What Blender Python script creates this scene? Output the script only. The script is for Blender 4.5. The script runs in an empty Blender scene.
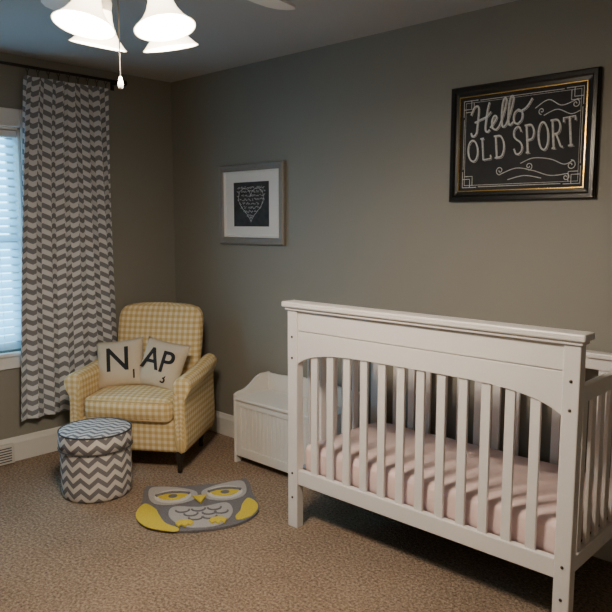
import bpy, bmesh, math, random
from mathutils import Vector, Matrix
random.seed(4)
D=bpy.data
SC=bpy.context.scene
COL=SC.collection
def link(o,parent=None):
    COL.objects.link(o)
    if parent is not None: o.parent=parent
    return o
# ---------------------------------------------------------------- materials
def newmat(name):
    m=D.materials.new(name); m.use_nodes=True
    nt=m.node_tree; b=nt.nodes['Principled BSDF']
    return m,nt,b
def simple(name,col,rough=.6,metal=0,bump=0,scale=60,var=0):
    m,nt,b=newmat(name)
    b.inputs['Base Color'].default_value=(*col,1)
    b.inputs['Roughness'].default_value=rough
    b.inputs['Metallic'].default_value=metal
    if bump or var:
        tc=nt.nodes.new('ShaderNodeTexCoord')
        n=nt.nodes.new('ShaderNodeTexNoise'); n.inputs['Scale'].default_value=scale; n.inputs['Detail'].default_value=5
        nt.links.new(tc.outputs['Object'],n.inputs['Vector'])
        if bump:
            bp=nt.nodes.new('ShaderNodeBump'); bp.inputs['Strength'].default_value=bump; bp.inputs['Distance'].default_value=.01
            nt.links.new(n.outputs['Fac'],bp.inputs['Height']); nt.links.new(bp.outputs['Normal'],b.inputs['Normal'])
        if var:
            r=nt.nodes.new('ShaderNodeValToRGB')
            r.color_ramp.elements[0].position=.3; r.color_ramp.elements[1].position=.7
            r.color_ramp.elements[0].color=(*[c*(1-var) for c in col],1)
            r.color_ramp.elements[1].color=(*[min(1,c*(1+var)) for c in col],1)
            nt.links.new(n.outputs['Fac'],r.inputs['Fac']); nt.links.new(r.outputs['Color'],b.inputs['Base Color'])
    return m
def mth(nt,op,a,b=None):
    n=nt.nodes.new('ShaderNodeMath'); n.operation=op
    for i,v in enumerate((a,b)):
        if v is None: continue
        if isinstance(v,(int,float)): n.inputs[i].default_value=v
        else: nt.links.new(v,n.inputs[i])
    return n.outputs[0]
def uvxy(nt):
    tc=nt.nodes.new('ShaderNodeTexCoord'); s=nt.nodes.new('ShaderNodeSeparateXYZ')
    nt.links.new(tc.outputs['UV'],s.inputs[0]); return s.outputs[0],s.outputs[1],tc
def chevron(name,dark,light,zig,amp,period,trans=False,duty=.5):
    m,nt,b=newmat(name); u,v,tc=uvxy(nt)
    pp=mth(nt,'PINGPONG',u,zig/2)
    h=mth(nt,'MULTIPLY',pp,amp/(zig/2))
    s=mth(nt,'FRACT',mth(nt,'DIVIDE',mth(nt,'ADD',v,h),period))
    g=mth(nt,'GREATER_THAN',s,duty)
    mx=nt.nodes.new('ShaderNodeMix'); mx.data_type='RGBA'
    mx.inputs[6].default_value=(*dark,1); mx.inputs[7].default_value=(*light,1)
    nt.links.new(g,mx.inputs[0]); nt.links.new(mx.outputs[2],b.inputs['Base Color'])
    b.inputs['Roughness'].default_value=.9
    return m
def gingham(name,c0,c1,c2,p):
    m,nt,b=newmat(name); u,v,tc=uvxy(nt)
    a=mth(nt,'GREATER_THAN',mth(nt,'FRACT',mth(nt,'DIVIDE',u,p)),.5)
    c=mth(nt,'GREATER_THAN',mth(nt,'FRACT',mth(nt,'DIVIDE',v,p)),.5)
    s=mth(nt,'MULTIPLY',mth(nt,'ADD',a,c),.5)
    r=nt.nodes.new('ShaderNodeValToRGB'); r.color_ramp.interpolation='LINEAR'
    e=r.color_ramp.elements; e[0].color=(*c0,1); e[1].color=(*c2,1); k=e.new(.5); k.color=(*c1,1)
    nt.links.new(s,r.inputs['Fac']); nt.links.new(r.outputs['Color'],b.inputs['Base Color'])
    b.inputs['Roughness'].default_value=.9
    return m
M_wall=simple('wall_paint',(.258,.246,.208),.55,bump=.05,scale=180)
M_ceil=simple('ceiling_paint',(.48,.465,.44),.9,bump=.15,scale=90)
M_trim=simple('white_trim',(.72,.70,.66),.45)
M_crib=simple('crib_white_lacquer',(.80,.77,.75),.35)
M_box=simple('chest_white',(.74,.72,.68),.45)
M_dark=simple('dark_wood',(.02,.014,.01),.4)
M_metal=simple('dark_bronze',(.05,.045,.04),.4,.8)
M_screw=simple('screw_dark',(.08,.07,.06),.4,.8)
M_black=simple('black_frame',(.006,.006,.006),.3)
M_gold=simple('gold_lip',(.75,.50,.18),.25,1.0)
M_silver=simple('silver_frame',(.30,.275,.245),.42,.35,bump=.6,scale=120)
M_slate=simple('chalkboard',(.012,.012,.013),.7,var=.5,scale=9)
M_slate2=simple('print_slate',(.035,.035,.036),.7,var=.4,scale=20)
M_chalk=simple('chalk',(.66,.66,.64),.9,var=.25,scale=150)
M_mat=simple('mat_board',(.80,.79,.76),.8)
M_pillow=simple('pillow_canvas',(.62,.52,.39),.9,bump=.2,scale=300)
M_ink=simple('pillow_ink',(.012,.01,.01),.8)
M_pink=simple('pink_sheet',(.80,.615,.60),.85,bump=.35,scale=14,var=.05)
M_white_fan=simple('fan_white',(.75,.73,.70),.4)
M_rug_dk=simple('rug_dark_grey',(.17,.16,.17),1,bump=.9,scale=160,var=.25)
M_rug_lt=simple('rug_light_grey',(.44,.42,.41),1,bump=.9,scale=160,var=.15)
M_rug_yl=simple('rug_yellow',(.70,.54,.05),1,bump=.9,scale=160,var=.15)
M_rug_wh=simple('rug_cream',(.66,.63,.57),1,bump=.9,scale=160,var=.12)
M_vent=simple('vent_paint',(.62,.60,.56),.5)
M_ventd=simple('vent_shadow',(.05,.05,.05),.8)
M_curt=chevron('curtain_chevron',(.20,.205,.225),(.66,.67,.70),.094,.034,.062)
M_ott=chevron('ottoman_chevron',(.17,.16,.17),(.64,.61,.58),2*math.pi*.185/13,.038,.058)
M_otop=chevron('ottoman_top_chevron',(.17,.16,.17),(.64,.61,.58),.075,.032,.05)
M_pipe=simple('ottoman_piping',(.06,.06,.065),.8)
M_ging=gingham('yellow_gingham',(.80,.69,.48),(.69,.53,.27),(.58,.41,.16),.036)
M_base=simple('chair_seam',(.60,.45,.24),.9)
# carpet
def carpet():
    m,nt,b=newmat('carpet_pile')
    tc=nt.nodes.new('ShaderNodeTexCoord')
    n=nt.nodes.new('ShaderNodeTexNoise'); n.inputs['Scale'].default_value=78; n.inputs['Detail'].default_value=6; n.inputs['Roughness'].default_value=.75
    n2=nt.nodes.new('ShaderNodeTexNoise'); n2.inputs['Scale'].default_value=3
    vo=nt.nodes.new('ShaderNodeTexVoronoi'); vo.inputs['Scale'].default_value=120
    for x in (n,n2,vo): nt.links.new(tc.outputs['Object'],x.inputs['Vector'])
    r=nt.nodes.new('ShaderNodeValToRGB'); e=r.color_ramp.elements
    e[0].position=.35; e[0].color=(.105,.072,.048,1); e[1].position=.67; e[1].color=(.50,.385,.28,1)
    k=e.new(.5); k.color=(.29,.212,.15,1)
    mixv=mth(nt,'ADD',n.outputs['Fac'],mth(nt,'MULTIPLY',mth(nt,'SUBTRACT',n2.outputs['Fac'],.5),.10))
    nt.links.new(mixv,r.inputs['Fac']); nt.links.new(r.outputs['Color'],b.inputs['Base Color'])
    h=mth(nt,'ADD',n.outputs['Fac'],mth(nt,'MULTIPLY',vo.outputs['Distance'],-.5))
    bp=nt.nodes.new('ShaderNodeBump'); bp.inputs['Strength'].default_value=.75; bp.inputs['Distance'].default_value=.012
    nt.links.new(h,bp.inputs['Height']); nt.links.new(bp.outputs['Normal'],b.inputs['Normal'])
    b.inputs['Roughness'].default_value=1; b.inputs['Specular IOR Level'].default_value=.1
    return m
M_carpet=carpet()
def shade_mat():
    m,nt,b=newmat('frosted_lamp_glass')
    b.inputs['Base Color'].default_value=(.9,.85,.75,1); b.inputs['Roughness'].default_value=.4
    b.inputs['Emission Color'].default_value=(1,.80,.55,1)
    lw=nt.nodes.new('ShaderNodeLayerWeight'); lw.inputs[0].default_value=.35
    st=mth(nt,'SUBTRACT',11.0,mth(nt,'MULTIPLY',lw.outputs['Facing'],8.5))
    nt.links.new(st,b.inputs['Emission Strength'])
    return m
M_shade=shade_mat()
def blind_mat():
    m,nt,b=newmat('blind_slats')
    b.inputs['Base Color'].default_value=(.75,.78,.80,1); b.inputs['Roughness'].default_value=.5
    tr=nt.nodes.new('ShaderNodeBsdfTranslucent'); tr.inputs[0].default_value=(.55,.82,.95,1)
    mx=nt.nodes.new('ShaderNodeMixShader'); mx.inputs[0].default_value=.65
    out=nt.nodes['Material Output']
    nt.links.new(b.outputs[0],mx.inputs[1]); nt.links.new(tr.outputs[0],mx.inputs[2]); nt.links.new(mx.outputs[0],out.inputs[0])
    return m
M_blind=blind_mat()
# ---------------------------------------------------------------- mesh helpers
def mesh_obj(name,verts,faces,mat,parent=None,smooth=False,uvs=None,bevel=0,sub=0,bseg=2):
    me=D.meshes.new(name); me.from_pydata([tuple(v) for v in verts],[],faces); me.update()
    if mat: me.materials.append(mat)
    if uvs:
        l=me.uv_layers.new(name='UVMap')
        for p in me.polygons:
            for li,vi in zip(p.loop_indices,p.vertices): l.data[li].uv=uvs[vi]
    if smooth:
        for p in me.polygons: p.use_smooth=True
    o=D.objects.new(name,me); link(o,parent)
    if bevel:
        b=o.modifiers.new('bevel','BEVEL'); b.width=bevel; b.segments=bseg; b.limit_method='ANGLE'; b.angle_limit=math.radians(40)
    if sub:
        s=o.modifiers.new('sub','SUBSURF'); s.levels=sub; s.render_levels=sub
    return o
def fixn(o):
    bm=bmesh.new(); bm.from_mesh(o.data); bmesh.ops.recalc_face_normals(bm,faces=bm.faces); bm.to_mesh(o.data); bm.free(); return o
def boxvf(x0,x1,y0,y1,z0,z1):
    v=[(x0,y0,z0),(x1,y0,z0),(x1,y1,z0),(x0,y1,z0),(x0,y0,z1),(x1,y0,z1),(x1,y1,z1),(x0,y1,z1)]
    f=[(0,3,2,1),(4,5,6,7),(0,1,5,4),(1,2,6,5),(2,3,7,6),(3,0,4,7)]
    return v,f
def box(name,x0,x1,y0,y1,z0,z1,mat,parent=None,bevel=0):
    v,f=boxvf(x0,x1,y0,y1,z0,z1); return mesh_obj(name,v,f,mat,parent,bevel=bevel)
def boxes(name,lst,mat,parent=None,bevel=0):
    V=[];F=[]
    for b in lst:
        v,f=boxvf(*b); n=len(V); V+=v; F+=[tuple(i+n for i in q) for q in f]
    return mesh_obj(name,V,F,mat,parent,bevel=bevel)
def prism(name,pts,axis,d0,d1,mat,parent=None,bevel=0,smooth=False):
    n=len(pts); V=[]
    for d in (d0,d1):
        for a,b in pts:
            V.append({'y':(a,d,b),'x':(d,a,b),'z':(a,b,d)}[axis])
    F=[tuple(range(n)),tuple(range(2*n-1,n-1,-1))]+[(i,i+n,(i+1)%n+n,(i+1)%n) for i in range(n)]
    o=mesh_obj(name,V,F,mat,parent,bevel=bevel); fixn(o); return o
def lathe(name,prof,mat,parent=None,seg=32,mtx=None,smooth=True,uvr=None,cap=False):
    V=[];F=[];U=[]
    n=len(prof)
    for s in range(seg+1):
        a=2*math.pi*s/seg
        for r,z in prof:
            p=Vector((r*math.cos(a),r*math.sin(a),z))
            if mtx: p=mtx@p
            V.append(p); U.append((a*(uvr or 1),z))
    for s in range(seg):
        for i in range(n-1):
            F.append((s*n+i,(s+1)*n+i,(s+1)*n+i+1,s*n+i+1))
    return mesh_obj(name,V,F,mat,parent,smooth=smooth,uvs=U)
def loft(name,rings,mat,parent=None,sub=0,smooth=True,caps=True):
    n=len(rings[0]); V=[p for r in rings for p in r]; F=[]
    for k in range(len(rings)-1):
        for i in range(n):
            j=(i+1)%n; F.append((k*n+i,k*n+j,(k+1)*n+j,(k+1)*n+i))
    if caps: F.append(tuple(range(n))[::-1]); F.append(tuple((len(rings)-1)*n+i for i in range(n)))
    o=mesh_obj(name,V,F,mat,parent,smooth=smooth,sub=sub); fixn(o); return o
def tube(name,paths,r,mat,parent=None,cyclic=False,flat=None,res=3,mtx=None):
    cu=D.curves.new(name,'CURVE'); cu.dimensions='3D'; cu.bevel_depth=r; cu.bevel_resolution=res; cu.use_fill_caps=True
    for P in paths:
        sp=cu.splines.new('POLY'); sp.points.add(len(P)-1)
        for q,p in zip(sp.points,P): q.co=(p[0],p[1],p[2],1)
        sp.use_cyclic_u=cyclic
    tmp=D.objects.new('tmp',cu); COL.objects.link(tmp)
    bpy.context.view_layer.update()
    me=D.meshes.new_from_object(tmp.evaluated_get(bpy.context.evaluated_depsgraph_get()))
    D.objects.remove(tmp); me.name=name
    me.materials.clear(); me.materials.append(mat)
    if flat:
        for v in me.vertices: v.co.y=flat[0]+(v.co.y-flat[0])*flat[1]
    if mtx: me.transform(mtx)
    for p in me.polygons: p.use_smooth=True
    o=D.objects.new(name,me); return link(o,parent)
def text(name,s,size,mat,parent,mtx,ext=.002):
    cu=D.curves.new(name,'FONT'); cu.body=s; cu.size=size; cu.extrude=ext; cu.offset=size*.008; cu.align_x='CENTER'; cu.align_y='CENTER'
    tmp=D.objects.new('tmp',cu); COL.objects.link(tmp); bpy.context.view_layer.update()
    me=D.meshes.new_from_object(tmp.evaluated_get(bpy.context.evaluated_depsgraph_get())); D.objects.remove(tmp)
    me.materials.clear(); me.materials.append(mat); me.transform(mtx); me.name=name
    o=D.objects.new(name,me); return link(o,parent)
def empty(name,loc=(0,0,0),rz=0):
    e=D.objects.new(name,None); e.location=loc; e.rotation_euler=(0,0,rz); e.empty_display_size=.1; return link(e)
def cube_uv(o):
    me=o.data
    l=me.uv_layers.get('UVMap') or me.uv_layers.new(name='UVMap')
    for p in me.polygons:
        n=p.normal; ax=max(range(3),key=lambda i:abs(n[i]))
        for li,vi in zip(p.loop_indices,p.vertices):
            c=me.vertices[vi].co
            l.data[li].uv={0:(c.y,c.z),1:(c.x,c.z),2:(c.x,c.y)}[ax]
def catmull(P,n=8,closed=False):
    out=[]; m=len(P)
    rng=range(m if closed else m-1)
    for i in rng:
        g=lambda k:Vector(P[k%m]) if closed else Vector(P[max(0,min(m-1,k))])
        p0,p1,p2,p3=g(i-1),g(i),g(i+1),g(i+2)
        for k in range(n):
            t=k/n
            out.append(.5*((2*p1)+(p2-p0)*t+(2*p0-5*p1+4*p2-p3)*t*t+(3*p1-p0-3*p2+p3)*t**3))
    if not closed: out.append(Vector(P[-1]))
    return out
# ---------------------------------------------------------------- room
RX,RY,H=4.75,-3.75,2.44
box('floor',-.12,RX+.12,RY-.12,.12,-.1,0,M_carpet)
box('ceiling',-.12,RX+.12,RY-.12,.12,H,H+.1,M_ceil)
box('wall_back',-.12,RX+.12,0,.12,0,H,M_wall)
box('wall_right',RX,RX+.12,RY,0,0,H,M_wall)
box('wall_front',-.12,RX+.12,RY-.12,RY,0,H,M_wall)
WY0,WY1,WZ0,WZ1=-2.02,-1.10,.68,2.02
boxes('wall_left',[(-.12,0,RY,WY0,0,H),(-.12,0,WY1,0,0,H),(-.12,0,WY0,WY1,0,WZ0),(-.12,0,WY0,WY1,WZ1,H)],M_wall)
def baseboard(name,axis,a0,a1,off,sgn):
    prof=[(0,0),(.016,0),(.016,.115),(.010,.13),(.006,.145),(0,.15)]
    pts=[(off+sgn*p[0],p[1]) for p in prof]
    if axis=='x': return prism(name,pts,'x',a0,a1,M_trim)
    V=[];n=len(pts)
    for d in (a0,a1):
        for a,b in pts: V.append((a,d,b))
    F=[tuple(range(n)),tuple(range(2*n-1,n-1,-1))]+[(i,i+n,(i+1)%n+n,(i+1)%n) for i in range(n)]
    return fixn(mesh_obj(name,V,F,M_trim))
baseboard('baseboard_back','x',0,RX,0,-1)
baseboard('baseboard_left','y',RY,-.016,0,1)
baseboard('baseboard_right','y',RY,-.016,RX,-1)
baseboard('baseboard_front','x',.016,RX-.016,RY,1)
# window
w=empty('window_1')
t=.085
boxes('casing',[(0,.02,WY0-t,WY0,WZ0-.02,WZ1+t+.02),(0,.02,WY1,WY1+t,WZ0-.02,WZ1+t+.02),(0,.02,WY0,WY1,WZ1,WZ1+t+.02),(0,.018,WY0-t,WY1+t,WZ0-.10,WZ0-.02)],M_trim,w,.004)
box('sill',-.05,.035,WY0-t-.02,WY1+t+.02,WZ0-.025,WZ0,M_trim,w,.006)
boxes('jamb',[(-.119,0,WY0,WY0+.015,WZ0,WZ1),(-.119,0,WY1-.015,WY1,WZ0,WZ1),(-.119,0,WY0,WY1,WZ1-.015,WZ1)],M_trim,w)
boxes('sash',[(-.10,-.075,WY0+.015,WY0+.055,WZ0,WZ1),(-.10,-.075,WY1-.055,WY1-.015,WZ0,WZ1),(-.10,-.075,WY0,WY1,WZ0,WZ0+.045),(-.10,-.075,WY0,WY1,WZ1-.06,WZ1-.015),(-.10,-.07,WY0,WY1,1.33,1.37)],M_trim,w)
bl=empty('window_blind')
V=[];F=[]
z=WZ0+.03
while z<WZ1-.06:
    a=math.radians(48); hw=.025
    for k in range(5):
        s=(k/4-.5)*2; xx=-.035+s*hw*math.cos(a); zz=z-s*hw*math.sin(a)+.004*(1-s*s)
        V+= [(xx,WY0+.02,zz),(xx,WY1-.02,zz)]
        if k: n=len(V); F.append((n-4,n-3,n-1,n-2))
    z+=.047
mesh_obj('slats',V,F,M_blind,bl,smooth=True)
box('headrail',-.062,-.008,WY0+.018,WY1-.018,WZ1-.06,WZ1-.018,M_trim,bl,.004)
tube('lift_cords',[[(-.035,y,WZ0+.01),(-.035,y,WZ1-.03)] for y in (-1.9,-1.56,-1.24)],.0015,M_trim,bl)
# vent on left baseboard
vt=empty('floor_vent')
box('vent_body',.016,.05,-1.62,-1.25,.005,.125,M_vent,vt,.006)
boxes('vent_slots',[(.0495,.0515,-1.60+.0,-1.27,.02+.016*i,.026+.016*i) for i in range(6)],M_ventd,vt)
# ---------------------------------------------------------------- curtain
cr=empty('curtain')
NS,NZ=220,40; V=[];F=[];U=[]
zt,zb=2.315,.262; folds=7
for j in range(NZ+1):
    f=j/NZ; z=zt+(zb-zt)*f
    yl=-1.09-.14*f**.8; yr=-.54+.025*f
    for i in range(NS+1):
        s=i/NS
        ph=2*math.pi*folds*s+.8*math.sin(3*s+2*f)
        y=yl+(yr-yl)*s+.012*math.sin(2*ph)
        x=.066+(.019+.007*math.sin(5*s+1))*math.sin(ph)*(.8+.2*f)+.003*math.sin(9*s+7*f)
        V.append((x,y,z)); U.append((s*1.10,z))
for j in range(NZ):
    for i in range(NS):
        a=j*(NS+1)+i; F.append((a,a+1,a+NS+2,a+NS+1))
mesh_obj('fabric',V,F,M_curt,cr,smooth=True,uvs=U)
rod=empty('curtain_rod')
tube('rod',[[(.075,-2.45,2.365),(.075,-.43,2.365)]],.009,M_metal,rod)
for i,y in enumerate((-2.46,-.42)):
    bpy_m=Matrix.Translation((.075,y,2.365))
    lathe('finial_%d'%i,[(0,-.02),(.014,-.014),(.018,0),(.014,.014),(0,.02)],M_metal,rod,16,bpy_m)
boxes('brackets',[(0,.078,y-.006,y+.006,2.35,2.362) for y in (-2.35,-.47)]+[(0,.006,y-.012,y+.012,2.32,2.39) for y in (-2.35,-.47)],M_metal,rod)
rp=[]
for k in range(9):
    y=-1.07+k*.064
    rp.append([(.075+.017*math.cos(q*math.pi/8),y,2.357+.017*math.sin(q*math.pi/8)) for q in range(17)])
    rp.append([(.075,y,2.340),(.072,y,2.3145)])
tube('rings',rp,.0022,M_metal,rod)
# ---------------------------------------------------------------- crib
cb=empty('baby_crib')
X0,X1,Y0,Y1=1.864,3.235,-.715,-.03
P=.060
boxes('front_posts',[(X0,X0+P,Y0,Y0+.045,0,1.06),(X1-P,X1,Y0,Y0+.045,0,1.06)],M_crib,cb,.004)
boxes('back_posts',[(X0,X0+P,Y1-.045,Y1,0,.90),(X1-P,X1,Y1-.045,Y1,0,.90)],M_crib,cb,.004)
box('top_cap',X0-.020,X1+.020,Y0-.022,Y0+.065,1.070,1.096,M_crib,cb,.006)
box('upper_panel',X0+P,X1-P,Y0+.008,Y0+.036,.962,1.062,M_crib,cb,.003)
boxes('cap_molding',[(X0-.008,X1+.008,Y0-.010,Y0+.052,1.056,1.071)],M_crib,cb,.003)
cx=(X0+X1)/2; hl=(X1-X0)/2-P
pts=[(X0+P,.959),(X1-P,.959)]
for k in range(41):
    s=1-2*k/40; pts.append((cx+s*hl,.805+.070*(1-abs(s)**4.5)**.8))
prism('arched_panel',pts,'y',Y0+.006,Y0+.038,M_crib,cb,.002)
box('front_bottom_rail',X0+P,X1-P,Y0+.006,Y0+.036,.218,.290,M_crib,cb,.004)
ns=12; sl=[];sb=[]
for k in range(ns):
    x=X0+P+(k+1)*(2*hl)/(ns+1)
    sl.append((x-.019,x+.019,Y0+.014,Y0+.028,.28,.885)); sb.append((x-.019,x+.019,Y1-.030,Y1-.016,.28,.86))
boxes('front_slats',sl,M_crib,cb,.002)
boxes('back_slats',sb,M_crib,cb,.002)
boxes('back_rails',[(X0+P,X1-P,Y1-.038,Y1-.008,.225,.285),(X0+P,X1-P,Y1-.040,Y1-.006,.845,.895),(X0-.01,X1+.01,Y1-.055,Y1+.004,.895,.917)],M_crib,cb,.004)
er=[];es=[]
for xx in (X0+.016,X1-.046):
    er+= [(xx,xx+.03,Y0+.045,Y1-.045,.225,.285),(xx,xx+.03,Y0+.045,Y1-.045,.84,.90)]
    L=(Y1-.045)-(Y0+.045)
    for k in range(6):
        y=Y0+.045+(k+1)*L/7; es.append((xx+.008,xx+.022,y-.019,y+.019,.28,.845))
boxes('end_rails',er,M_crib,cb,.004); boxes('end_slats',es,M_crib,cb,.002)
sc=[]
for x,zs in ((X1-P/2,(.93,.83,.27,.15)),(X0+P/2,(.93,.83,.27,.15))):
    for z in zs: sc.append(Matrix.Translation((x,Y0-.001,z))@Matrix.Rotation(math.pi/2,4,'X'))
for i,mx in enumerate(sc): lathe('bolt_%d'%i,[(0,.002),(.005,.002),(.006,0),(.006,-.002)],M_screw,cb,12,mx)
box('mattress_support',X0+.05,X1-.05,Y0+.045,Y1-.045,.245,.262,M_metal,cb)
# mattress
def rb(name,x0,x1,y0,y1,z0,z1,r,mat,parent,bul=0,seg=4,wr=0):
    bm=bmesh.new(); bmesh.ops.create_cube(bm,size=1)
    bmesh.ops.scale(bm,vec=(x1-x0,y1-y0,z1-z0),verts=bm.verts)
    bmesh.ops.translate(bm,vec=((x0+x1)/2,(y0+y1)/2,(z0+z1)/2),verts=bm.verts)
    bmesh.ops.bevel(bm,geom=list(bm.edges),offset=r,segments=seg,profile=.5,affect='EDGES')
    for ax,(a,b) in enumerate(((x0,x1),(y0,y1),(z0,z1))):
        k=max(2,int((b-a)/.05))
        for i in range(1,k):
            co=[0,0,0]; co[ax]=a+(b-a)*i/k; no=[0,0,0]; no[ax]=1
            bmesh.ops.bisect_plane(bm,geom=list(bm.verts)+list(bm.edges)+list(bm.faces),plane_co=co,plane_no=no)
    c=Vector(((x0+x1)/2,(y0+y1)/2,(z0+z1)/2)); h=Vector(((x1-x0)/2,(y1-y0)/2,(z1-z0)/2))
    for v in bm.verts:
        q=[(v.co[i]-c[i])/h[i] for i in range(3)]
        if bul:
            for i in range(3):
                j,k=[a for a in range(3) if a!=i]
                v.co[i]+=bul*q[i]*(1-q[j]**2)*(1-q[k]**2)
        if wr:
            v.co.z+=wr*math.sin(v.co.x*23+2*math.sin(v.co.y*17))*max(0,q[2])
            v.co.y+=wr*math.sin(v.co.x*41)*abs(q[1])
    me=D.meshes.new(name); bmesh.ops.recalc_face_normals(bm,faces=bm.faces); bm.to_mesh(me); bm.free()
    me.materials.append(mat)
    for p in me.polygons: p.use_smooth=True
    return link(D.objects.new(name,me),parent)
mt=empty('crib_mattress')
rb('sheeted_mattress',X0+.055,X1-.055,Y0+.05,Y1-.052,.263,.405,.03,M_pink,mt,.006,4,.002)
# ---------------------------------------------------------------- toy chest
tb=empty('toy_chest')
bx0,bx1,by0,by1=1.0,1.79,-.315,-.022
sp=[(by0,0),(by0,.405)]
sp+= [tuple(v) for v in catmull([(by0,.425),(by0+.03,.438),(by0+.08,.445),(by0+.13,.47),(by0+.18,.505),(by0+.22,.520)],5)]
sp+= [(by1,.520),(by1,0),(by1-.04,0)]
sp+= [(by1-.06,.03),(by0+.06,.03),(by0+.04,0)]
prism('side_panel_left',sp,'x',bx0,bx0+.018,M_box,tb,.002)
prism('side_panel_right',sp,'x',bx1-.018,bx1,M_box,tb,.002)
bp=[(bx0+.018,.06),(bx1-.018,.06),(bx1-.018,.50)]
bp+= [tuple(v) for v in catmull([(bx1-.018,.515),(bx1-.12,.515),(bx1-.25,.525),((bx0+bx1)/2,.53),(bx0+.25,.525),(bx0+.12,.515),(bx0+.018,.515)],5)]
prism('back_panel',bp,'y',by1-.016,by1,M_box,tb)
box('lid',bx0+.020,bx1-.020,by0-.006,by1-.018,.392,.412,M_box,tb,.005)
boxes('front_frame',[(bx0+.018,bx1-.018,by0+.004,by0+.02,.045,.10),(bx0+.018,bx1-.018,by0+.004,by0+.02,.355,.39),(bx0+.018,bx0+.06,by0+.004,by0+.02,.10,.355),(bx1-.06,bx1-.018,by0+.004,by0+.02,.10,.355)],M_box,tb,.002)
bd=[];x=bx0+.062
while x<bx1-.075: bd.append((x,x+.031,by0+.011,by0+.018,.10,.355)); x+=.0325
boxes('beadboard',bd,M_box,tb,.002)
box('backing',bx0+.018,bx1-.018,by0+.014,by0+.024,.045,.39,M_box,tb)
box('bottom',bx0+.018,bx1-.018,by0+.02,by1-.016,.045,.06,M_box,tb)
# ---------------------------------------------------------------- armchair
CX,CY,CR=.500,-.585,34
ac=empty('armchair',(CX,CY,0),math.radians(CR))
o=rb('base',-.33,.33,-.315,.23,.125,.315,.02,M_ging,ac,.004); cube_uv(o)
o=rb('seat_cushion',-.268,.268,-.345,.11,.305,.445,.04,M_ging,ac,.018); cube_uv(o)
# back
rings=[]
NB=14
for k in range(NB+1):
    f=k/NB
    z=.28+.65*f
    hw=.256+.03*math.sin(f*1.9)
    yc=.155+.11*f+.02*f*f
    th=.07-.012*f
    if f>.84:
        g=(f-.84)/.16; e=math.sqrt(max(0.0,1-g*g*.93)); hw=hw-.055*(1-e); th=th*(.25+.75*e)
    ring=[]
    for q in range(28):
        a=2*math.pi*q/28; c,s=math.cos(a),math.sin(a)
        px=hw*math.copysign(abs(c)**.35,c); py=th*math.copysign(abs(s)**.6,s)
        bow=.035*(px/.3)**2
        zz=z+(0.02*(1-(px/.3)**2) if f>.5 else 0)*(f-.5)*2
        if s<0: py-=.02*(1-(px/.32)**2)*math.sin(math.pi*min(1,f*1.05))
        ring.append((px,yc+py-bow*.6,zz))
    rings.append(ring)
o=loft('backrest',rings,M_ging,ac,1); cube_uv(o)
# arms
def arm(sgn,name):
    rings=[]
    ys=[(-.338,.90),(-.332,.97),(-.315,1),(-.2,1),(-.08,1),(.05,1),(.14,1),(.22,.98),(.25,.9)]
    for y,s in ys:
        t=(y+.34)/.60
        ctr=(.335,.525+.065*t*t); r=.058*(1-.15*t)
        ring=[(.285,.125),(.285,.25),(.282,.40),(.280,ctr[1]-.05)]
        for k in range(9):
            a=math.radians(205-k*(205+62)/8)
            ring.append((ctr[0]+r*math.cos(a),ctr[1]+r*math.sin(a)))
        ring+= [(.352,ctr[1]-.10),(.358,.33),(.362,.22),(.364,.125)]
        m=(.33,.36)
        rings.append([(sgn*(m[0]+(p[0]-m[0])*s),y,(m[1]+(p[1]-m[1])*s) if p[1]>.2 else p[1]) for p in ring])
    o=loft(name,rings,M_ging,ac,1); cube_uv(o)
arm(1,'arm_right'); arm(-1,'arm_left')
for i,(lx,ly,tx,ty) in enumerate(((-.30,-.285,-.0,-.0),(.30,-.285,0,0),(-.27,.20,0,.04),(.27,.20,0,.04))):
    M=Matrix.Translation((lx,ly,0))
    lathe('leg_%d'%(i+1),[(0,0),(.014,0),(.016,.02),(.013,.03),(.018,.06),(.024,.09),(.026,.135),(0,.135)],M_dark,ac,16,M)
def rr(x0,x1,y0,y1,z,r=.04,n=5):
    out=[]
    for cx_,cy_,a0 in ((x1-r,y1-r,0),(x0+r,y1-r,90),(x0+r,y0+r,180),(x1-r,y0+r,270)):
        for k in range(n+1):
            a=math.radians(a0+90*k/n); out.append((cx_+r*math.cos(a),cy_+r*math.sin(a),z))
    return out
tube('cushion_piping',[rr(-.262,.262,-.344,.10,.428),rr(-.262,.262,-.344,.10,.322)],.004,M_base,ac,True)
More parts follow.
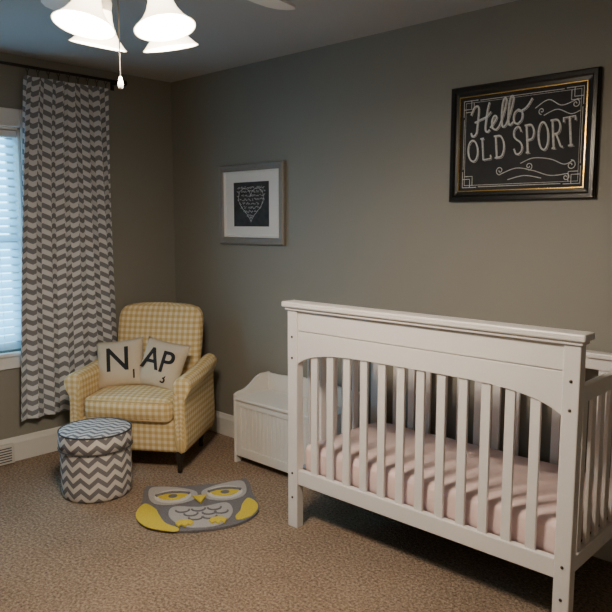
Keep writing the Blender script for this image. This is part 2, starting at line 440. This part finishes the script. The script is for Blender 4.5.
# pillows
def pillow(name,lx,ly,lz,rot,tilt,letters,yaw=0,hs=.155):
    e=empty(name)
    wm=Matrix.Translation((CX,CY,0))@Matrix.Rotation(math.radians(CR),4,'Z')@Matrix.Translation((lx,ly,lz))@Matrix.Rotation(math.radians(yaw),4,'Z')@Matrix.Rotation(math.radians(90-tilt),4,'X')@Matrix.Rotation(math.radians(rot),4,'Z')
    e.matrix_world=wm
    n=20;V=[];F=[]
    def hh(x,y): return .055*max(0,(1-abs(x)**3)*(1-abs(y)**3))**.55
    for s in (1,-1):
        for j in range(n+1):
            for i in range(n+1):
                x=i/n*2-1;y=j/n*2-1
                px=hs*x*(1-.07*(1-y*y)*abs(x)**2*1.0); py=hs*y*(1-.07*(1-x*x)*abs(y)**2)
                V.append((px,py,s*hh(x,y)))
    m=(n+1)**2
    for j in range(n):
        for i in range(n):
            a=j*(n+1)+i; F.append((a,a+1,a+n+2,a+n+1)); F.append((m+a,m+a+n+1,m+a+n+2,m+a+1))
    o=mesh_obj('cover',V,F,M_pillow,e,smooth=True)
    bm=bmesh.new(); bm.from_mesh(o.data); bmesh.ops.remove_doubles(bm,verts=bm.verts,dist=1e-5); bm.to_mesh(o.data); bm.free()
    for k,(s,x,y,sz) in enumerate(letters):
        text('letter_%d'%k,s,sz,M_ink,e,Matrix.Translation((x,y,.053 if sz>.1 else .046)),.0035)
pillow('letter_pillow',-.168,-.03,.584,8,22,[('N',.0,.01,.21),('1',.098,-.085,.078)],4)
pillow('letter_pillow',.110,-.035,.586,-8,22,[('A',-.055,.015,.19),('P',.055,.01,.19),('3',.060,-.085,.080)],-10)
# ---------------------------------------------------------------- ottoman
ot=empty('storage_ottoman',(.805,-1.13,0))
lathe('body',[(0,.004),(.178,.004),(.184,.012),(.186,.05),(.187,.15),(.186,.262)],M_ott,ot,64,uvr=.185)
lathe('lid_side',[(.186,.262),(.193,.264),(.194,.30),(.192,.345),(.186,.354)],M_ott,ot,64,uvr=.185)
V=[(0,0,.362)];F=[];U=[(0,0)]
R=[.05,.1,.15,.175,.188]; Z=[.362,.361,.3595,.3575,.353]
for r,z in zip(R,Z):
    for k in range(48):
        a=2*math.pi*k/48; V.append((r*math.cos(a),r*math.sin(a),z))
        c=math.cos(.75);s=math.sin(.75); U.append((V[-1][0]*c+V[-1][1]*s,-V[-1][0]*s+V[-1][1]*c))
for k in range(48): F.append((0,1+k,1+(k+1)%48))
for q in range(4):
    for k in range(48): F.append((1+q*48+k,1+(q+1)*48+k,1+(q+1)*48+(k+1)%48,1+q*48+(k+1)%48))
mesh_obj('lid_top',V,F,M_otop,ot,smooth=True,uvs=U)
circ=lambda r,z:[(r*math.cos(2*math.pi*k/64),r*math.sin(2*math.pi*k/64),z) for k in range(64)]
tube('piping',[circ(.190,.353),circ(.192,.264)],.0045,M_pipe,ot,True)
# ---------------------------------------------------------------- owl rug
rg=empty('owl_rug',(1.372,-.882,0),math.atan2(.82,.57))
def patch(name,pts,z0,z1,mat,smooth=True):
    P_=[tuple(v) for v in catmull([Vector(p) for p in pts],6,True)] if smooth else pts
    return prism(name,P_,'z',z0,z1,mat,rg,.002)
def ell(cx_,cy_,a,b,n=24,rot=0):
    c,s=math.cos(rot),math.sin(rot)
    return [(cx_+a*math.cos(2*math.pi*k/n)*c-b*math.sin(2*math.pi*k/n)*s,cy_+a*math.cos(2*math.pi*k/n)*s+b*math.sin(2*math.pi*k/n)*c) for k in range(n)]
patch('body',[(-.265,.305),(-.245,.300),(-.12,.264),(.01,.260),(.13,.264),(.265,.300),(.285,.305),(.298,.22),(.296,.13),(.298,.05),(.306,-.04),(.296,-.14),(.24,-.225),(.14,-.285),(0,-.305),(-.14,-.285),(-.235,-.23),(-.292,-.14),(-.302,-.04),(-.290,.05),(-.282,.13),(-.280,.22)],.001,.014,M_rug_dk)
patch('wing_left',[(-.268,.055),(-.306,-.03),(-.302,-.13),(-.245,-.232),(-.13,-.298),(-.105,-.27),(-.165,-.20),(-.195,-.10),(-.215,-.02)],.012,.018,M_rug_yl)
patch('wing_right',[(.265,.02),(.300,-.05),(.292,-.13),(.245,-.205),(.185,-.235),(.175,-.19),(.205,-.13),(.225,-.05)],.012,.018,M_rug_yl)
patch('brow_left',[(-.235,.268),(-.10,.240),(.0,.16),(-.02,.06),(-.12,.015),(-.215,.045),(-.25,.14)],.012,.018,M_rug_lt)
patch('brow_right',[(.255,.268),(.13,.240),(.03,.16),(.05,.06),(.14,.015),(.235,.045),(.27,.14)],.012,.018,M_rug_lt)
patch('belly',[(-.12,-.015),(.01,-.045),(.14,-.015),(.17,-.10),(.145,-.20),(.08,-.275),(-.05,-.275),(-.12,-.20),(-.15,-.10)],.012,.018,M_rug_lt)
for i,(sx,sg) in enumerate(((-.125,1),(.150,-1))):
    prism('eye_ring_%d'%i,ell(sx,.12,.096,.088),'z',.016,.020,M_rug_wh,rg,.002)
    # sleepy eye: yellow lower half under a dark lid line
    al=[(sx-.078,.125),(sx-.06,.088),(sx-.03,.068),(sx,.060),(sx+.03,.068),(sx+.06,.088),(sx+.078,.125),(sx+.04,.142),(sx,.148),(sx-.04,.142)]
    prism('eye_%d'%i,al,'z',.0185,.0235,M_rug_yl,rg,.001)
    tube('eye_lid_%d'%i,[[(sx-.088+.176*k/10,.128+.030*math.sin(math.pi*k/10),.0225) for k in range(11)]],.009,M_rug_dk,rg)
    prism('pupil_%d'%i,ell(sx,.108,.024,.024,14),'z',.0225,.0252,M_rug_dk,rg)
prism('beak',[(-.025,.09),(.052,.09),(.014,-.01)],'z',.018,.026,M_rug_yl,rg,.002)
sc_=[]
for r_,(yy,xs) in enumerate(((-.07,(-.08,0,.08)),(-.12,(-.04,.05,.11)),(-.17,(-.02,.05)))):
    for xx in xs: sc_.append([(xx+.033*math.cos(math.pi+math.pi*k/8),yy+.03*math.sin(math.pi+math.pi*k/8),.018) for k in range(9)])
tube('feather_marks',sc_,.0055,M_rug_dk,rg)
for i,fx in enumerate((-.075,.085)):
    prism('foot_%d'%i,[(fx-.045,-.225),(fx-.03,-.20),(fx,-.19),(fx+.03,-.20),(fx+.045,-.225),(fx+.03,-.262),(fx+.015,-.245),(fx,-.268),(fx-.015,-.245),(fx-.03,-.262)],'z',.016,.024,M_rug_yl,rg,.002)
# ---------------------------------------------------------------- framed pictures
def ring_frame(name,x0,x1,z0,z1,prof,mat,parent):
    V=[];F=[];n=len(prof)
    for ins,d in prof:
        V+= [(x0+ins,-d,z0+ins),(x1-ins,-d,z0+ins),(x1-ins,-d,z1-ins),(x0+ins,-d,z1-ins)]
    for k in range(n-1):
        for i in range(4):
            j=(i+1)%4; F.append((k*4+i,k*4+j,(k+1)*4+j,(k+1)*4+i))
    return fixn(mesh_obj(name,V,F,mat,parent))
# big chalkboard  (local x 0..0.70, z 0..0.535)
fb=empty('framed_chalkboard_sign',(2.292,-.002,1.560)); W_,H_=.698,.535
ring_frame('frame',0,W_,0,H_,[(0,0),(0,.022),(.006,.028),(.022,.028),(.030,.020),(.046,.017)],M_black,fb)
ring_frame('gold_lip',0,W_,0,H_,[(.044,.018),(.0465,.0205),(.051,.0205),(.0535,.010)],M_gold,fb)
box('board',.02,W_-.02,-.011,-.002,.02,H_-.02,M_slate,fb)
YS=-.0115
def strokes(name,paths,r,parent,mat=M_chalk,ys=YS):
    tube(name,[[(p[0],ys,p[1]) for p in P_] for P_ in paths],r,mat,parent,flat=(ys,.25),res=2)
def rect(i,j=None):
    j=i if j is None else j
    return [(i,j),(W_-i,j),(W_-i,H_-j),(i,H_-j),(i,j)]
bor=[rect(.076)]
strokes('border_thin',bor,.0011,fb)
cor=[]
for sx in (0,1):
    for sz in (0,1):
        f=lambda a,b:(W_-a if sx else a, H_-b if sz else b)
        cor.append([f(.066,.14),f(.066,.066),f(.14,.066)])
        cor.append([f(.066,.105),f(.105,.105),f(.105,.066)])
        cor.append([f(.076,.118),f(.118,.118),f(.118,.076)])
strokes('border_corners',cor,.0017,fb)
strokes('border_side',[[(.068,.15),(.068,H_-.15)],[(W_-.068,.15),(W_-.068,H_-.15)],[(.15,.068),(W_-.15,.068)],[(.15,H_-.068),(W_-.15,H_-.068)]],.0014,fb)
def xf(paths,ox,oz,sx,sz,rot=0,shear=0):
    c,s=math.cos(rot),math.sin(rot); out=[]
    for P_ in paths:
        out.append([(ox+(p[0]*sx+p[1]*sz*shear)*c-p[1]*sz*s, oz+(p[0]*sx+p[1]*sz*shear)*s+p[1]*sz*c) for p in P_])
    return out
def sm(P_,n=8): return [tuple(v) for v in catmull([Vector(p) for p in P_],n)]
arc=lambda cx_,cy_,a,b,d0,d1,n=16:[(cx_+a*math.cos(math.radians(d0+(d1-d0)*k/n)),cy_+b*math.sin(math.radians(d0+(d1-d0)*k/n))) for k in range(n+1)]
G={
'O':[arc(.5,.5,.42,.5,0,360,28)],
'L':[[(.2,1),(.2,0),(.85,0),(.85,.18)],[(.05,1),(.35,1)]],
'D':[[(.2,0),(.2,1)],[(.05,1),(.45,1)]+arc(.45,.5,.4,.5,90,-90,14)+[(.05,0)]],
'S':[sm([(.85,.80),(.70,.98),(.45,1),(.2,.88),(.18,.68),(.4,.54),(.65,.45),(.84,.3),(.78,.1),(.5,0),(.25,.04),(.12,.22)],5)],
'P':[[(.2,0),(.2,1)],[(.05,0),(.35,0)],[(.05,1),(.5,1)]+arc(.5,.73,.33,.27,90,-90,12)+[(.2,.46)]],
'R':[[(.2,0),(.2,1)],[(.05,0),(.35,0)],[(.05,1),(.5,1)]+arc(.5,.75,.33,.25,90,-90,12)+[(.2,.5)],sm([(.45,.5),(.65,.25),(.80,.03),(.98,.0)],5)],
'T':[[(.5,0),(.5,1)],[(.3,0),(.7,0)],[(.02,.85),(.02,1),(.98,1),(.98,.85)]]}
def word(name,s,ox,oz,w,h,rot,gap=1.12,r=.0038):
    P_=[];x=0
    for ch in s:
        P_+=xf(G[ch],ox+x*math.cos(rot),oz+x*math.sin(rot),w,h,rot); x+=w*gap
    strokes(name,P_,r,fb)
    return P_
rt=math.radians(5)
word('word_old','OLD',.092,.185,.060,.098,rt,1.15)
word('word_old_shadow','OLD',.098,.179,.060,.098,rt,1.15,.0009)
word('word_sport','SPORT',.322,.205,.053,.120,rt,1.12)
word('word_sport_shadow','SPORT',.328,.199,.053,.120,rt,1.12,.0009)
hello=[ sm([(-.12,.75),(-.02,.98),(.12,1.0),(.14,.8),(.10,.4),(.05,.05),(-.08,-.02),(-.12,.12)]),
 sm([(.50,1.02),(.44,.8),(.38,.4),(.36,.1),(.42,0),(.50,.06)]), sm([(.0,.45),(.2,.5),(.42,.55),(.55,.68)]),
 sm([(.52,.12),(.64,.26),(.73,.42),(.66,.5),(.58,.35),(.59,.12),(.70,.0),(.82,.10)]),
 sm([(.82,.10),(.95,.45),(1.05,.9),(.99,1.0),(.92,.8),(.89,.3),(.93,.03),(1.03,.08)]),
 sm([(1.03,.08),(1.17,.45),(1.27,.9),(1.21,1.0),(1.14,.8),(1.10,.3),(1.14,.03),(1.26,.1)]),
 sm([(1.42,.48),(1.30,.38),(1.28,.14),(1.38,0),(1.52,.1),(1.54,.34),(1.42,.48),(1.48,.40),(1.68,.48),(1.85,.72)])]
hp=xf(hello,.125,.308,.155,.128,math.radians(9),.12)
strokes('word_hello',hp,.0040,fb)
strokes('word_hello_shadow',[[(p[0]+.006,p[1]-.005) for p in q] for q in hp],.0010,fb)
def spiral(cx_,cz_,r0,turns,a0,dirn=1,n=26):
    return [(cx_+r0*(1-k/n*.85)*math.cos(a0+dirn*2*math.pi*turns*k/n),cz_+r0*(1-k/n*.85)*math.sin(a0+dirn*2*math.pi*turns*k/n)) for k in range(n+1)]
sw=[sm([(.36,.165),(.42,.185),(.50,.175),(.56,.15),(.60,.165)]),spiral(.59,.145,.022,1.3,1.6,-1),
 sm([(.26,.12),(.34,.145),(.42,.13),(.50,.105),(.58,.11)]),spiral(.26,.138,.020,1.3,4.7,-1),spiral(.57,.095,.016,1.2,1.2,-1),
 sm([(.30,.095),(.38,.11),(.46,.095)]),spiral(.40,.150,.018,1.3,4.7,1),
 sm([(.42,.40),(.48,.43),(.54,.40),(.61,.42)]),spiral(.60,.40,.018,1.3,1.6,-1),sm([(.46,.365),(.52,.385),(.58,.36),(.62,.37)]),spiral(.45,.385,.015,1.2,4.7,-1)]
strokes('swirls',sw,.0018,fb)
# small framed print
fs=empty('framed_heart_print',(.540,-.002,1.320)); w2,h2=.605,.51
ring_frame('frame',0,w2,0,h2,[(0,0),(0,.020),(.008,.028),(.020,.024),(.036,.026),(.046,.016),(.052,.012)],M_silver,fs)
ring_frame('frame_bead',0,w2,0,h2,[(.044,.016),(.048,.021),(.053,.021),(.057,.010)],M_mat,fs)
box('mat_board',.03,w2-.03,-.010,-.002,.03,h2-.03,M_mat,fs)
box('print',.138,w2-.138,-.0118,-.0098,.115,h2-.115,M_slate2,fs)
hc=(w2/2,h2/2)
def hshape(x,z):
    x=x/.118; z=(z-.01)/.112
    return (x*x+z*z-1)**3 - x*x*z*z*z <= 0
hs=[]
for zz in (.105,.080,.055,.030,.005,-.020,-.045,-.070,-.090):
    cur=[];x=-.14;k=0
    while x<.14:
        if hshape(x,zz):
            cur.append((hc[0]+x,hc[1]+zz+random.uniform(-.009,.009)))
        elif cur:
            hs.append(cur); cur=[]
        k+=1
        if k%random.choice((9,11,13))==0 and cur: hs.append(cur); cur=[]; x+=.006
        x+=.0036
    if cur: hs.append(cur)
hs=[q for q in hs if len(q)>2]
strokes('heart_words',hs,.0014,fs,mat=M_chalk,ys=-.0122)
hout=[]
for k in range(80):
    t_=2*math.pi*k/79
    hout.append((hc[0]+.0074*16*math.sin(t_)**3, hc[1]+.012+.0074*(13*math.cos(t_)-5*math.cos(2*t_)-2*math.cos(3*t_)-math.cos(4*t_))+ .002*math.sin(k*2.1)))
strokes('heart_border',[hout],.0014,fs,ys=-.0122)
# ---------------------------------------------------------------- ceiling fan
FC=(4.09-.686*1.95-.728*.485, -2.95+.728*1.95-.686*.485)
fn=empty('ceiling_fan',(FC[0],FC[1],0))
lathe('canopy',[(0,2.438),(.07,2.438),(.068,2.415),(.045,2.395),(.015,2.385)],M_white_fan,fn)
lathe('downrod',[(.013,2.39),(.013,2.30)],M_white_fan,fn,16)
lathe('motor_housing',[(0,2.33),(.05,2.33),(.10,2.31),(.12,2.28),(.12,2.235),(.095,2.20),(.06,2.185),(.06,2.16),(.075,2.15),(.075,2.12),(.05,2.10),(0,2.095)],M_white_fan,fn)
fwd=math.atan2(.728,-.686)
for k in range(5):
    a=fwd-math.radians(37)+k*math.radians(72)
    c,s=math.cos(a),math.sin(a)
    out=[(.19,-.045),(.24,-.058),(.60,-.068),(.66,-.062),(.69,-.04),(.70,0),(.69,.04),(.66,.062),(.60,.068),(.24,.058),(.19,.045)]
    V=[];m=len(out)
    for dz in (0,.008):
        for r,wd in out: V.append((r*c-wd*s,r*s+wd*c,2.204+dz+wd*.18))
    F=[tuple(range(m)),tuple(range(2*m-1,m-1,-1))]+[(i,i+m,(i+1)%m+m,(i+1)%m) for i in range(m)]
    fixn(mesh_obj('blade_%d'%(k+1),V,F,M_white_fan,fn))
    V=[]
    for dz in (0,.005):
        for r,wd in ((.08,-.015),(.17,-.02),(.25,-.035),(.25,.035),(.17,.02),(.08,.015)): V.append((r*c-wd*s,r*s+wd*c,2.197+dz+wd*.18))
    F=[tuple(range(6)),tuple(range(11,5,-1))]+[(i,i+6,(i+1)%6+6,(i+1)%6) for i in range(6)]
    fixn(mesh_obj('blade_iron_%d'%(k+1),V,F,M_white_fan,fn))
sprof=[(.024,0),(.028,-.012),(.033,-.035),(.042,-.060),(.056,-.082),(.073,-.100),(.081,-.107),(.078,-.107),(.054,-.080),(.040,-.058),(.029,-.03),(.020,-.004)]
for k,da in enumerate((52,-38,142,-128)):
    rr_,zz_=.122,2.070
    a=fwd+math.radians(da)
    c,s=math.cos(a),math.sin(a)
    M=Matrix.Translation((rr_*c,rr_*s,zz_))@Matrix.Rotation(a,4,'Z')@Matrix.Rotation(math.radians(-13),4,'Y')
    lathe('glass_shade_%d'%(k+1),sprof,M_shade,fn,28,M)
    lathe('socket_%d'%(k+1),[(0,.03),(.02,.03),(.027,.012),(.027,-.008),(0,-.008)],M_white_fan,fn,20,M)
    tube('light_arm_%d'%(k+1),[[(.04*c,.04*s,2.125),(.08*c,.08*s,2.132),(.97*rr_*c,.97*rr_*s,zz_+.022)]],.009,M_white_fan,fn)
    L=D.lights.new('bulb_%d'%(k+1),'POINT'); L.energy=33; L.color=(1,.84,.66); L.shadow_soft_size=.03
    lo=D.objects.new('bulb_%d'%(k+1),L); link(lo,fn); lo.location=M@Vector((0,0,-.085))
px,py=-.728*.03,-.686*.03
tube('pull_chain',[[(px,py,2.10),(px,py,1.86)]],.0018,M_metal,fn)
lathe('pull_knob',[(0,1.865),(.004,1.86),(.008,1.842),(.006,1.83),(0,1.827)],M_white_fan,fn,14,Matrix.Translation((px,py,0)))
# ---------------------------------------------------------------- world / camera
W=D.worlds.new('sky'); SC.world=W; W.use_nodes=True
bg=W.node_tree.nodes['Background']; bg.inputs[0].default_value=(.28,.68,1,1); bg.inputs[1].default_value=7.5
cam=D.cameras.new('camera'); cam.lens=40; cam.sensor_width=36; cam.clip_start=.05
co=D.objects.new('camera',cam); link(co); co.location=(4.09,-2.95,1.46); co.rotation_euler=(math.radians(83),0,math.radians(43.3))
SC.camera=co
